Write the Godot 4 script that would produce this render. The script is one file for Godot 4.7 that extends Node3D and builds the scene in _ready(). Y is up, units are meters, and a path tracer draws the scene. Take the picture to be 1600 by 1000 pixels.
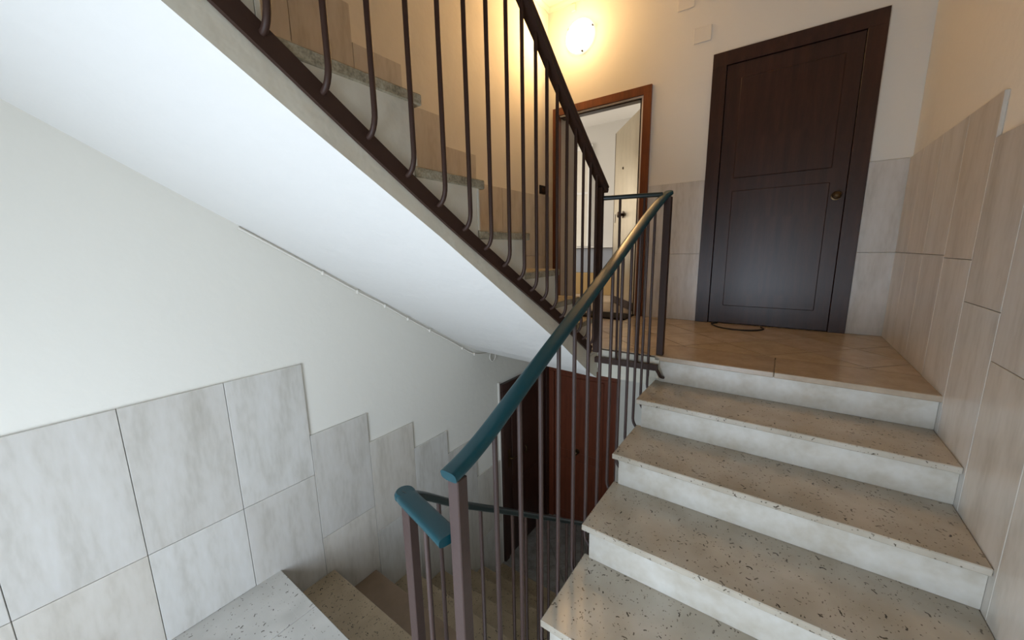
extends Node3D
# Old apartment-house stairwell.  World: x to the right along the steps, y up (0 = floor of the
# landing with the open door), z towards the viewer.  V(x, y, d) takes the depth d = -z.

var M := {}
var taken := {}

# ---------------------------------------------------------------- helpers
func V(x: float, y: float, d: float) -> Vector3:
	return Vector3(x, y, -d)

func numbered(n: String) -> String:
	if not taken.has(n):
		taken[n] = 0
		return n
	taken[n] += 1
	return "%s_%03d" % [n, taken[n]]

func mb() -> SurfaceTool:
	var st := SurfaceTool.new()
	st.begin(Mesh.PRIMITIVE_TRIANGLES)
	return st

func tag(o: Node, label: String, category := "", group := "", kind := "") -> void:
	if label != "": o.set_meta("label", label)
	if category != "": o.set_meta("category", category)
	if group != "": o.set_meta("group", group)
	if kind != "": o.set_meta("kind", kind)

func base(called: String, at: Vector3, label := "", category := "", kind := "", turn := 0.0) -> Node3D:
	var o := Node3D.new()
	o.name = numbered(called)
	add_child(o)
	o.position = at
	o.rotation.y = turn
	tag(o, label, category, "", kind)
	return o

# commits a SurfaceTool; coordinates are in world space, moved into the parent's frame
func obj(called: String, st: SurfaceTool, m: Material, parent: Node3D = null) -> MeshInstance3D:
	var o := MeshInstance3D.new()
	o.mesh = st.commit()
	o.material_override = m
	o.cast_shadow = GeometryInstance3D.SHADOW_CASTING_SETTING_ON
	if parent == null:
		o.name = numbered(called)
		add_child(o)
	else:
		o.name = called
		parent.add_child(o, true)
		o.transform = parent.global_transform.affine_inverse()
	return o

func inst(called: String, mesh: Mesh, m: Material, parent: Node3D, at: Vector3) -> MeshInstance3D:
	var o := MeshInstance3D.new()
	o.mesh = mesh
	o.material_override = m
	o.name = called
	parent.add_child(o, true)
	o.transform = parent.global_transform.affine_inverse() * Transform3D(Basis.IDENTITY, at)
	return o

func t3(st: SurfaceTool, a: Vector3, b: Vector3, c: Vector3, out: Vector3) -> void:
	var n := (c - a).cross(b - a)
	if n.length_squared() < 1e-16: return
	n = n.normalized()
	if n.dot(out) < 0.0:
		n = -n
		var s := b; b = c; c = s
	for p: Vector3 in [a, b, c]:
		st.set_normal(n)
		st.add_vertex(p)

func q4(st: SurfaceTool, a: Vector3, b: Vector3, c: Vector3, d: Vector3, out: Vector3) -> void:
	t3(st, a, b, c, out)
	t3(st, a, c, d, out)

# chamfered box
func cbox(st: SurfaceTool, c: Vector3, s: Vector3, bev := 0.002, bs := Basis.IDENTITY) -> void:
	var h := s * 0.5
	bev = minf(bev, minf(h.x, minf(h.y, h.z)) * 0.9)
	var g := h - Vector3.ONE * bev
	var P := func(p: Vector3) -> Vector3: return c + bs * p
	for ax in 3:
		var u := (ax + 1) % 3
		var v := (ax + 2) % 3
		for sg: float in [-1.0, 1.0]:
			var pts := []
			for k: Array in [[-1.0, -1.0], [1.0, -1.0], [1.0, 1.0], [-1.0, 1.0]]:
				var p := Vector3.ZERO
				p[ax] = h[ax] * sg; p[u] = g[u] * k[0]; p[v] = g[v] * k[1]
				pts.append(P.call(p))
			var o := Vector3.ZERO
			o[ax] = sg
			q4(st, pts[0], pts[1], pts[2], pts[3], bs * o)
		for su: float in [-1.0, 1.0]:
			for sv: float in [-1.0, 1.0]:
				var e := []
				for k: Array in [[-1.0, 0], [1.0, 0], [1.0, 1], [-1.0, 1]]:
					var p := Vector3.ZERO
					p[ax] = g[ax] * k[0]
					p[u] = (h[u] if k[1] == 0 else g[u]) * su
					p[v] = (g[v] if k[1] == 0 else h[v]) * sv
					e.append(P.call(p))
				var o := Vector3.ZERO
				o[u] = su; o[v] = sv
				q4(st, e[0], e[1], e[2], e[3], bs * o)
	for sx: float in [-1.0, 1.0]:
		for sy: float in [-1.0, 1.0]:
			for sz: float in [-1.0, 1.0]:
				var q := Vector3(sx, sy, sz)
				t3(st, P.call(Vector3(h.x, g.y, g.z) * q), P.call(Vector3(g.x, h.y, g.z) * q), P.call(Vector3(g.x, g.y, h.z) * q), bs * q)

# box given by its limits in x, y and depth
func bx(st: SurfaceTool, x0: float, x1: float, y0: float, y1: float, d0: float, d1: float, bev := 0.002) -> void:
	cbox(st, V((x0 + x1) * 0.5, (y0 + y1) * 0.5, (d0 + d1) * 0.5), Vector3(absf(x1 - x0), absf(y1 - y0), absf(d1 - d0)), bev)

# polygon (2D) in the plane o + u * x + v * y, pushed along w
func prism(st: SurfaceTool, pts: PackedVector2Array, o: Vector3, u: Vector3, v: Vector3, w: Vector3) -> void:
	var tri := Geometry2D.triangulate_polygon(pts)
	var P := func(p: Vector2) -> Vector3: return o + u * p.x + v * p.y
	for k in range(0, tri.size(), 3):
		var a: Vector3 = P.call(pts[tri[k]])
		var b: Vector3 = P.call(pts[tri[k + 1]])
		var c: Vector3 = P.call(pts[tri[k + 2]])
		t3(st, a, b, c, -w)
		t3(st, a + w, b + w, c + w, w)
	var area := 0.0
	for k in pts.size():
		area += pts[k].cross(pts[(k + 1) % pts.size()])
	for k in pts.size():
		var a := pts[k]
		var b := pts[(k + 1) % pts.size()]
		var e := b - a
		var n2 := Vector2(e.y, -e.x) * signf(area)
		q4(st, P.call(a), P.call(b), P.call(b) + w, P.call(a) + w, u * n2.x + v * n2.y)

# profile swept along a path; the profile's x runs sideways, its y along the upward normal
func sweep(st: SurfaceTool, path: Array, prof: PackedVector2Array, up := Vector3.UP, smooth := true) -> void:
	var n := prof.size()
	var rings := []
	var norms := []
	for i in path.size():
		var a: Vector3 = path[maxi(i - 1, 0)]
		var b: Vector3 = path[mini(i + 1, path.size() - 1)]
		var t := (b - a).normalized()
		var s := t.cross(up).normalized()
		var w := s.cross(t)
		var ring := []
		var nr := []
		for k in n:
			var e := prof[(k + 1) % n] - prof[(k - 1 + n) % n]
			var pn := Vector2(e.y, -e.x).normalized()
			ring.append((path[i] as Vector3) + s * prof[k].x + w * prof[k].y)
			nr.append(s * pn.x + w * pn.y)
		rings.append(ring)
		norms.append(nr)
	var area := 0.0
	for k in n: area += prof[k].cross(prof[(k + 1) % n])
	var sg := signf(area)
	for i in path.size() - 1:
		for k in n:
			var j := (k + 1) % n
			var ids := [[i, k], [i + 1, k], [i + 1, j], [i, j]]
			var fn: Vector3 = (norms[i][k] + norms[i][j]) * sg
			if not smooth:
				q4(st, rings[i][k], rings[i + 1][k], rings[i + 1][j], rings[i][j], fn)
				continue
			for f: Array in [[0, 1, 2], [0, 2, 3]]:
				var pa: Vector3 = rings[ids[f[0]][0]][ids[f[0]][1]]
				var pb: Vector3 = rings[ids[f[1]][0]][ids[f[1]][1]]
				var pc: Vector3 = rings[ids[f[2]][0]][ids[f[2]][1]]
				var order := f
				if (pc - pa).cross(pb - pa).dot(fn) < 0.0: order = [f[0], f[2], f[1]]
				for q: int in order:
					st.set_normal((norms[ids[q][0]][ids[q][1]] as Vector3) * sg)
					st.add_vertex(rings[ids[q][0]][ids[q][1]])
	for e: int in [0, path.size() - 1]:
		var c := Vector3.ZERO
		for p: Vector3 in rings[e]: c += p / n
		var out: Vector3 = (path[0] - path[1]) if e == 0 else (path[e] - path[e - 1])
		for k in n: t3(st, c, rings[e][k], rings[e][(k + 1) % n], out)

func circle(r: float, n := 10) -> PackedVector2Array:
	var p := PackedVector2Array()
	for k in n: p.append(Vector2(cos(TAU * k / n), sin(TAU * k / n)) * r)
	return p

func tube(st: SurfaceTool, path: Array, r: float, n := 10, up := Vector3(0.31, 0.13, 0.94)) -> void:
	sweep(st, path, circle(r, n), up)

# rounded handrail section
func rail_profile(w: float, h: float, n := 20, e := 0.62) -> PackedVector2Array:
	var p := PackedVector2Array()
	for k in n:
		var a := TAU * k / n
		p.append(Vector2(signf(cos(a)) * pow(absf(cos(a)), e) * w * 0.5, signf(sin(a)) * pow(absf(sin(a)), e) * h * 0.5))
	return p

func lathe(st: SurfaceTool, xf: Transform3D, prof: Array, n := 24) -> void:
	for i in prof.size() - 1:
		var p: Vector2 = prof[i]
		var q: Vector2 = prof[i + 1]
		for k in n:
			var a0 := TAU * k / n
			var a1 := TAU * (k + 1) / n
			var f := func(r: Vector2, a: float) -> Vector3: return xf * Vector3(r.x * cos(a), r.y, r.x * sin(a))
			var am := (a0 + a1) * 0.5
			var e := q - p
			var nn := Vector2(e.y, -e.x)
			var out: Vector3 = xf.basis * Vector3(nn.x * cos(am), nn.y, nn.x * sin(am))
			q4(st, f.call(p, a0), f.call(p, a1), f.call(q, a1), f.call(q, a0), out)

func smooth_path(pts: Array, per := 6) -> Array:
	var c := Curve3D.new()
	for i in pts.size():
		var a: Vector3 = pts[maxi(i - 1, 0)]
		var b: Vector3 = pts[mini(i + 1, pts.size() - 1)]
		var here: Vector3 = pts[i]
		var h := (b - a).normalized()
		var li := 0.0 if i == 0 else here.distance_to(a) / 3.0
		var lo := 0.0 if i == pts.size() - 1 else here.distance_to(b) / 3.0
		c.add_point(here, -h * li, h * lo)
	var out := []
	for i in pts.size() - 1:
		for k in per: out.append(c.sample(i, float(k) / per))
	out.append(pts[-1])
	return out

func lerp_list(xs: Array, ys: Array, x: float) -> float:
	var n := xs.size()
	for i in n - 1:
		if x <= xs[i + 1] or i == n - 2:
			return lerpf(ys[i], ys[i + 1], (x - xs[i]) / (xs[i + 1] - xs[i]))
	return ys[0]

# ---------------------------------------------------------------- textures and materials
func grain_image(seed_: int, freq: float, squash: int, a: Color, b: Color, c: Color, fine := 0.35) -> Image:
	var n := FastNoiseLite.new()
	n.seed = seed_; n.frequency = freq; n.fractal_octaves = 4
	n.noise_type = FastNoiseLite.TYPE_SIMPLEX_SMOOTH
	var i1 := n.get_seamless_image(512, 512 / squash)
	i1.resize(512, 512, Image.INTERPOLATE_CUBIC)
	n.seed = seed_ + 7; n.frequency = freq * 5.0
	var i2 := n.get_seamless_image(512, 512 / maxi(squash / 2, 1))
	i2.resize(512, 512, Image.INTERPOLATE_CUBIC)
	var im := Image.create(512, 512, false, Image.FORMAT_RGB8)
	for y in 512:
		for x in 512:
			var t := clampf(lerpf(i1.get_pixel(x, y).r, i2.get_pixel(x, y).r, fine), 0.0, 1.0)
			im.set_pixel(x, y, a.lerp(b, t * 2.0) if t < 0.5 else b.lerp(c, t * 2.0 - 1.0))
	return im

func speckle_image(seed_: int, a: Color, b: Color, dark: Color, count: int) -> Image:
	var n := FastNoiseLite.new()
	n.seed = seed_; n.frequency = 0.012; n.fractal_octaves = 4
	var f := n.get_seamless_image(256, 256)
	var im := Image.create(256, 256, false, Image.FORMAT_RGB8)
	for y in 256:
		for x in 256: im.set_pixel(x, y, a.lerp(b, f.get_pixel(x, y).r))
	im.resize(1024, 1024, Image.INTERPOLATE_CUBIC)
	var rng := RandomNumberGenerator.new()
	rng.seed = seed_
	for k in count:
		var cx := rng.randi_range(0, 1023)
		var cy := rng.randi_range(0, 1023)
		var ang := rng.randf() * TAU
		var steps := 1 if rng.randf() < 0.6 else rng.randi_range(2, 6)
		var r := 0.9 + 2.6 * pow(rng.randf(), 2.5)
		var al := rng.randf_range(0.3, 0.95)
		var p := Vector2(cx, cy)
		for s in steps:
			var ri := int(ceil(r))
			for dy in range(-ri, ri + 1):
				for dx in range(-ri, ri + 1):
					var dd := sqrt(dx * dx + dy * dy)
					if dd > r + 0.3: continue
					var px := posmod(int(p.x) + dx, 1024)
					var py := posmod(int(p.y) + dy, 1024)
					im.set_pixel(px, py, im.get_pixel(px, py).lerp(dark, al * clampf(r + 0.5 - dd, 0.0, 1.0)))
			ang += rng.randf_range(-0.7, 0.7)
			p += Vector2(cos(ang), sin(ang)) * r * 1.3
	return im

func mat(col: Color, rough: float, img: Image = null, scale := 1.0, spec := 0.5, metal := 0.0) -> StandardMaterial3D:
	var m := StandardMaterial3D.new()
	m.albedo_color = col
	m.roughness = rough
	m.metallic = metal
	m.metallic_specular = spec
	if img:
		m.albedo_texture = ImageTexture.create_from_image(img)
	m.uv1_triplanar = true
	m.uv1_world_triplanar = true
	m.uv1_scale = Vector3.ONE * scale
	return m

func bumpy(m: StandardMaterial3D, seed_: int, freq: float, depth: float, size := 512) -> void:
	var n := FastNoiseLite.new()
	n.seed = seed_; n.frequency = freq; n.fractal_octaves = 5
	var t := NoiseTexture2D.new()
	t.width = size; t.height = size; t.seamless = true; t.noise = n
	m.heightmap_enabled = true
	m.heightmap_texture = t
	m.heightmap_scale = depth

func materials() -> void:
	M.paint = mat(Color(0.87, 0.855, 0.815), 0.75)
	bumpy(M.paint, 3, 0.02, 0.10)
	M.soffit = mat(Color(0.88, 0.87, 0.85), 0.85)
	bumpy(M.soffit, 5, 0.015, 0.3)
	M.stringer = mat(Color(0.80, 0.78, 0.72), 0.6)
	bumpy(M.stringer, 8, 0.01, 0.4)
	var tv := grain_image(11, 0.012, 8, Color(0.70, 0.68, 0.64), Color(0.79, 0.775, 0.745), Color(0.83, 0.82, 0.80))
	M.travertine = []
	for k in 3:
		var t := mat([Color(1, 1, 1), Color(0.97, 0.965, 0.96), Color(0.985, 0.97, 0.95)][k], 0.32, tv, 1.1)
		t.uv1_offset = Vector3(0.37 * k, 0.21 * k, 0.53 * k)
		M.travertine.append(t)
	M.tread = mat(Color(1, 1, 1), 0.26, speckle_image(21, Color(0.64, 0.60, 0.53), Color(0.74, 0.71, 0.655), Color(0.21, 0.18, 0.14), 1800), 1.15)
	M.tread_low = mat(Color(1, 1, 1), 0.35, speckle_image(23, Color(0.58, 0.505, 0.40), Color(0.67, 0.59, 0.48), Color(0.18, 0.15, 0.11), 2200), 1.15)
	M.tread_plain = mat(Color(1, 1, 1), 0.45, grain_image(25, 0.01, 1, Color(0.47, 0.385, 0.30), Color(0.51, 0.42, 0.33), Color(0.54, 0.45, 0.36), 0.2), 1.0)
	M.landing = mat(Color(1, 1, 1), 0.22, speckle_image(27, Color(0.69, 0.675, 0.645), Color(0.77, 0.755, 0.725), Color(0.26, 0.23, 0.20), 900), 1.15)
	M.riser = mat(Color(1, 1, 1), 0.38, grain_image(31, 0.01, 1, Color(0.69, 0.655, 0.59), Color(0.765, 0.745, 0.70), Color(0.82, 0.81, 0.78), 0.35), 0.9)
	M.slab_edge = mat(Color(1, 1, 1), 0.8, grain_image(41, 0.02, 1, Color(0.36, 0.33, 0.26), Color(0.60, 0.56, 0.47), Color(0.74, 0.71, 0.63), 0.5), 2.0)
	M.floor_tile = []
	var ft := grain_image(51, 0.01, 1, Color(0.64, 0.575, 0.495), Color(0.70, 0.635, 0.555), Color(0.75, 0.69, 0.615), 0.3)
	for k in 3:
		var t := mat([Color(1, 1, 1), Color(0.95, 0.94, 0.92), Color(0.98, 0.97, 0.93)][k], 0.24, ft, 1.3)
		M.floor_tile.append(t)
	M.grout = mat(Color(0.27, 0.215, 0.165), 0.9)
	M.low_tile = mat(Color(1, 1, 1), 0.35, grain_image(61, 0.012, 1, Color(0.42, 0.40, 0.37), Color(0.55, 0.53, 0.50), Color(0.62, 0.60, 0.57), 0.3), 1.2)
	M.metal = mat(Color(0.235, 0.165, 0.145), 0.5)
	bumpy(M.metal, 17, 0.05, 0.05)
	M.metal_dark = mat(Color(0.22, 0.15, 0.12), 0.5, null, 1.0, 0.35)
	bumpy(M.metal_dark, 18, 0.05, 0.05)
	M.teal = mat(Color(0.055, 0.235, 0.265), 0.30, null, 1.0, 0.4)
	M.teal_dark = mat(Color(0.055, 0.125, 0.125), 0.36)
	M.wood_orange = mat(Color(1, 1, 1), 0.4, grain_image(71, 0.02, 16, Color(0.34, 0.17, 0.075), Color(0.43, 0.22, 0.095), Color(0.50, 0.28, 0.13)), 1.6)
	M.wood_red = mat(Color(1, 1, 1), 0.38, grain_image(73, 0.02, 16, Color(0.36, 0.18, 0.11), Color(0.43, 0.22, 0.14), Color(0.49, 0.26, 0.17)), 1.6)
	M.wood_dark = mat(Color(1, 1, 1), 0.36, grain_image(75, 0.02, 16, Color(0.14, 0.075, 0.055), Color(0.20, 0.11, 0.08), Color(0.26, 0.15, 0.11)), 1.6)
	M.leaf = mat(Color(1, 1, 1), 0.3, grain_image(77, 0.02, 8, Color(0.70, 0.65, 0.55), Color(0.76, 0.71, 0.61), Color(0.81, 0.76, 0.66)), 1.2, 0.7, 0.7)
	M.brass = mat(Color(0.30, 0.23, 0.14), 0.35, null, 1.0, 0.5, 0.8)
	M.chrome = mat(Color(0.75, 0.74, 0.72), 0.25, null, 1.0, 0.5, 0.9)
	M.black = mat(Color(0.035, 0.03, 0.03), 0.45)
	M.mat_fibre = mat(Color(0.10, 0.07, 0.05), 0.95)
	bumpy(M.mat_fibre, 81, 0.2, 0.6)
	M.plastic = mat(Color(0.88, 0.86, 0.82), 0.45)
	M.plate = mat(Color(0.865, 0.845, 0.80), 0.65)
	M.hall = mat(Color(0.80, 0.79, 0.77), 0.8)
	M.hall_grey = mat(Color(0.70, 0.68, 0.66), 0.6)
	M.hall_floor = mat(Color(1, 1, 1), 0.3, ft, 1.1)
	M.cabinet = mat(Color(0.62, 0.65, 0.70), 0.25)
	M.cabinet_wood = mat(Color(0.74, 0.62, 0.42), 0.4)
	M.white_frame = mat(Color(0.90, 0.90, 0.89), 0.4)
	var gl := StandardMaterial3D.new()
	gl.transparency = BaseMaterial3D.TRANSPARENCY_ALPHA
	gl.albedo_color = Color(0.95, 0.98, 1.0, 0.06)
	gl.roughness = 0.02
	M.glass = gl
	var sh := StandardMaterial3D.new()
	sh.albedo_color = Color(0.95, 0.92, 0.86)
	sh.roughness = 0.25
	sh.emission_enabled = true
	sh.emission = Color(1.0, 0.95, 0.86)
	sh.emission_energy_multiplier = LAMP_GLOW
	M.lamp_glass = sh

# ---------------------------------------------------------------- measures
const XL := -1.573      # left wall
const XR := 1.25        # right wall
const DW := 1.386       # far wall
const DB := -3.40       # back wall with the window
const CEIL := 3.065
const LOW := -2.63      # lower landing
const BOTTOM := -5.2
const NEAR := -1.10     # landing where the viewer stands
const XS := -0.38       # well side of the left flights
const T := 0.3456       # going of the right flight
const R := 0.17         # its rise
const LAMP_GLOW := 3.0
const LAMP_ENERGY := 2.0   # the part that the front of the glass throws into the room
const LAMP_RIM := 0.28      # the part that leaves round its rim
const WINDOW_ENERGY := 6.2
const HALL_ENERGY := 2.6
# nosings of the upper left flight (depth, height), from the landing up
var UP_D := [-0.101, -0.297, -0.555, -0.845, -1.172, -1.476, -1.90, -2.20]
var UP_Y := [0.222, 0.386, 0.564, 0.747, 0.940, 1.161, 1.385, 1.58]
# nosings of the lower left flight (depth, height), from the near landing down
var LO_D := [-1.655, -1.362, -1.075, -0.777, -0.460, -0.150, 0.07]
var LO_Y := [-1.10, -1.325, -1.553, -1.785, -2.035, -2.255, -2.41]

func _ready() -> void:
	# ---- camera
	var cam := Camera3D.new()
	cam.name = "camera"
	add_child(cam)
	cam.fov = 80.501
	cam.near = 0.02
	cam.transform = Transform3D(Basis.from_euler(Vector3(-0.1819, 0.6247, -0.0182)), V(0.6193, 0.6668, -2.3835))
	cam.current = true
	# ---- sky and exposure
	var env := Environment.new()
	env.background_mode = Environment.BG_SKY
	var sky := Sky.new()
	var sm := ProceduralSkyMaterial.new()
	sm.sky_top_color = Color(0.62, 0.74, 0.92)
	sm.sky_horizon_color = Color(0.86, 0.90, 0.96)
	sm.ground_horizon_color = Color(0.6, 0.6, 0.58)
	sm.ground_bottom_color = Color(0.4, 0.39, 0.37)
	sm.sky_energy_multiplier = 1.5
	sky.sky_material = sm
	env.sky = sky
	env.tonemap_mode = Environment.TONE_MAPPER_LINEAR
	env.tonemap_exposure = 0.97
	env.sdfgi_enabled = true
	env.ssao_enabled = true
	env.ssil_enabled = true
	var we := WorldEnvironment.new()
	we.name = "environment"
	we.environment = env
	add_child(we)
	# ---- daylight from an unseen opening behind the viewer, placed to light the stairs
	# ---- and from one out of view below, placed to light the lower landing
	for k in 2:
		var day := AreaLight3D.new()
		day.name = "unseen_daylight"
		day.area_size = Vector2(1.26, 1.34)
		day.light_color = Color(0.87, 0.93, 1.0)
		day.light_energy = WINDOW_ENERGY
		day.area_range = 20.0
		day.shadow_enabled = true
		add_child(day, true)
		day.position = V(-0.07, -0.25 - 3.63 * k, DB + 0.03)

	# ---- area lights out of view in the hall, lighting its return and leaf
	for k in 2:
		var hall := AreaLight3D.new()
		hall.name = "unseen_hall_light"
		hall.area_size = Vector2(0.66, 1.06)
		hall.light_color = Color(1.0, 0.96, 0.90)
		hall.light_energy = HALL_ENERGY * [0.5, 1.0][k]
		hall.area_range = 12.0
		hall.shadow_enabled = true
		add_child(hall, true)
		hall.position = V([-0.43, -3.37][k], 1.35, [2.45, 2.30][k])
		hall.rotation.y = [PI / 2, -PI / 2][k]

	materials()
	shell()
	landing_floor()
	lower_floor()
	right_flight()
	upper_flight()
	lower_flight()
	dado()
	doors()
	flat_hall()
	railing_right()
	railing_upper()
	railing_lower()
	railing_landing()
	fittings()

# ---------------------------------------------------------------- structure
func shell() -> void:
	var top := CEIL + 0.15
	var st := mb()
	bx(st, XL - 0.15, XL, BOTTOM, top, DB - 0.15, DW, 0.001)
	tag(obj("wall_left", st, M.paint), "pale plastered wall on the left of both left-hand flights, with stone panels", "wall", "", "structure")
	st = mb()
	bx(st, XR, XR + 0.15, BOTTOM, top, DB - 0.15, DW + 0.15, 0.001)
	tag(obj("wall_right", st, M.paint), "pale plastered wall at the right end of the speckled steps", "wall", "", "structure")
	# far wall: openings for the open flat door and the dark door
	st = mb()
	var d1 := DW + 0.12
	bx(st, XL - 0.15, XR, BOTTOM, 0.0, DW, d1, 0.0005)
	bx(st, XL - 0.15, -1.454, 0.0, 2.024, DW, d1, 0.0005)
	bx(st, -0.588, 0.085, 0.0, 2.024, DW, d1, 0.0005)
	bx(st, 0.955, XR, 0.0, 2.024, DW, d1, 0.0005)
	bx(st, XL - 0.15, 0.085, 2.024, 2.10, DW, d1, 0.0005)
	bx(st, 0.955, XR, 2.024, 2.10, DW, d1, 0.0005)
	bx(st, XL - 0.15, XR, 2.10, top, DW, d1, 0.0005)
	tag(obj("wall_far", st, M.paint), "cream painted far wall carrying the lit wall lamp and the two upper doors", "wall", "", "structure")
	# back wall with the window opening
	st = mb()
	var wx0 := -0.74; var wx1 := 0.60; var wy0 := -0.95; var wy1 := 0.45
	bx(st, XL, wx0, BOTTOM, top, DB - 0.15, DB, 0.0005)
	bx(st, wx1, XR, BOTTOM, top, DB - 0.15, DB, 0.0005)
	bx(st, wx0, wx1, BOTTOM, wy0 - 3.63, DB - 0.15, DB, 0.0005)
	bx(st, wx0, wx1, wy1 - 3.63, wy0, DB - 0.15, DB, 0.0005)
	bx(st, wx0, wx1, wy1, top, DB - 0.15, DB, 0.0005)
	tag(obj("wall_back", st, M.paint), "plastered wall behind the viewer with the unseen stair opening", "wall", "", "structure")
	for k in 2:  # glazing out of view, placed to light the stairs and the lower landing
		var z0 := wy0 - 3.63 * k
		var z1 := wy1 - 3.63 * k
		var w := base("unseen_window_%d" % [1, 4][k], V(-0.07, z0, DB - 0.08), ["unseen white framed stair opening behind the viewer, placed to light the stairs", "unseen white framed stair opening one storey below, placed to light the lower landing"][k], "unseen_window", "structure")
		st = mb()
		bx(st, wx0, wx0 + 0.05, z0, z1, DB - 0.11, DB - 0.05)
		bx(st, wx1 - 0.05, wx1, z0, z1, DB - 0.11, DB - 0.05)
		bx(st, wx0 + 0.05, wx1 - 0.05, z0, z0 + 0.05, DB - 0.11, DB - 0.05)
		bx(st, wx0 + 0.05, wx1 - 0.05, z1 - 0.05, z1, DB - 0.11, DB - 0.05)
		bx(st, -0.095, -0.045, z0 + 0.05, z1 - 0.05, DB - 0.11, DB - 0.05)
		obj("window_frame", st, M.white_frame, w)
		for s: Array in [[wx0 + 0.05, -0.095], [-0.045, wx1 - 0.05]]:
			st = mb()
			bx(st, s[0], s[1], z0 + 0.05, z1 - 0.05, DB - 0.084, DB - 0.078, 0.0)
			obj("pane", st, M.glass, w)
	st = mb()
	bx(st, XL - 0.15, XR + 0.15, CEIL, top, DB - 0.15, DW + 0.12, 0.001)
	tag(obj("ceiling", st, M.soffit), "white ceiling above the landing and the wall lamp", "ceiling", "", "structure")
	# small plaster moulding under the ceiling
	st = mb()
	var prof := PackedVector2Array([Vector2(0, 0), Vector2(0.030, 0), Vector2(0.026, -0.014), Vector2(0.012, -0.030), Vector2(0.010, -0.042), Vector2(0, -0.042)])
	prism(st, prof, V(XL, CEIL, DB), Vector3(1, 0, 0), Vector3(0, 1, 0), V(0, 0, DW - DB))
	tag(obj("trim_1", st, M.paint), "narrow cream moulding along the ceiling over the left wall", "moulding", "", "structure")
	st = mb()
	prism(st, prof, V(XL, CEIL, DW), V(0, 0, -1), Vector3(0, 1, 0), Vector3(XR - XL, 0, 0))
	tag(obj("trim_2", st, M.paint), "narrow cream moulding along the ceiling over the far wall", "moulding", "", "structure")
	# near landing, where the viewer stands, and the landing above it
	st = mb()
	bx(st, XL, XS, NEAR - 0.18, NEAR - 0.03, DB, -1.70, 0.002)
	bx(st, XS, XR, NEAR - 0.18, NEAR - 0.03, DB, -1.76, 0.002)
	var nl := obj("floor_near_landing", st, M.stringer)
	tag(nl, "near landing of pale speckled stone at the top of the lower flight", "landing", "", "structure")
	for k in 5:
		st = mb()
		var x0 := XL + 0.398 * k
		bx(st, x0 + 0.001, minf(x0 + 0.397, XS + 0.01) if k == 2 else x0 + 0.397, NEAR - 0.03, NEAR, DB + 0.38, (LO_D[0] as float) if k < 3 else -1.74, 0.003)
		obj("floor_slab", st, M.landing, nl)
	st = mb()
	bx(st, 0.42, XR, NEAR - 0.03, NEAR, DB + 0.38, -1.74, 0.003)
	obj("floor_slab", st, M.landing, nl)
	st = mb()
	bx(st, XL, XR, NEAR - 0.03, NEAR, DB, DB + 0.378, 0.003)
	obj("floor_slab", st, M.landing, nl)
	st = mb()
	bx(st, XL, XS, 1.34, 1.58, DB, -2.48, 0.002)
	bx(st, XS, XR, 1.36, 1.58, DB, -2.10, 0.002)
	tag(obj("ceiling_near_landing", st, M.soffit), "underside of the next landing above the viewer", "landing", "", "structure")

# square tiles laid diagonally, cut to the region
func diagonal_tiles(region: PackedVector2Array, origin: Vector2, side: float, y0: float, y1: float, mats: Array, parent: Node3D) -> void:
	var h := side / sqrt(2.0)
	var gap := 0.0042
	var rng := RandomNumberGenerator.new()
	rng.seed = 5
	for i in range(-14, 15):
		for j in range(-14, 15):
			var c := origin + Vector2(i + j, i - j) * h + Vector2(0, h)
			var sq := PackedVector2Array([c + Vector2(h - gap, 0), c + Vector2(0, h - gap), c - Vector2(h - gap, 0), c - Vector2(0, h - gap)])
			for poly: PackedVector2Array in Geometry2D.intersect_polygons(sq, region):
				var b := Rect2(poly[0], Vector2.ZERO)
				for p in poly: b = b.expand(p)
				if b.size.x < 0.02 or b.size.y < 0.02: continue
				var st := mb()
				prism(st, poly, Vector3(0, y0, 0), Vector3(1, 0, 0), V(0, 0, 1), Vector3(0, y1 - y0, 0))
				obj("floor_tile", st, mats[rng.randi() % mats.size()], parent)

func landing_floor() -> void:
	var st := mb()
	bx(st, XL, XS, -0.214, -0.012, 0.116, DW, 0.0005)
	bx(st, XL, XS, -0.030, -0.012, -0.128, 0.116, 0.0005)
	bx(st, XS, 0.03, -0.145, -0.012, 0.0, DW, 0.0005)
	bx(st, XS, XR, -0.214, -0.145, 0.046, DW, 0.0005)
	bx(st, 0.03, XR, -0.145, -0.032, 0.046, DW, 0.0005)
	var f := obj("floor", st, M.stringer)
	tag(f, "upper landing floor of polished beige tiles laid diagonally", "floor", "", "structure")
	var region := PackedVector2Array([Vector2(XL, -0.12), Vector2(XS - 0.01, -0.12), Vector2(XS - 0.01, 0.0), Vector2(0.008, 0.0), Vector2(0.008, 0.333), Vector2(XR, 0.333), Vector2(XR, DW), Vector2(XL, DW)])
	st = mb()
	prism(st, region, Vector3(0, -0.0119, 0), Vector3(1, 0, 0), V(0, 0, 1), Vector3(0, 0.0099, 0))
	obj("grout_bed", st, M.grout, f)
	diagonal_tiles(region, Vector2(0.09, 0.36), 0.335, -0.012, 0.0, M.floor_tile, f)
	# nosing slabs along the edge of the landing
	for s: Array in [[0.010, 0.62], [0.622, XR]]:
		st = mb()
		bx(st, s[0] if s[0] > 0.1 else 0.0, s[1], -0.03, 0.0, 0.0, 0.331, 0.003)
		obj("edge_slab", st, M.floor_tile[1], f)

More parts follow.
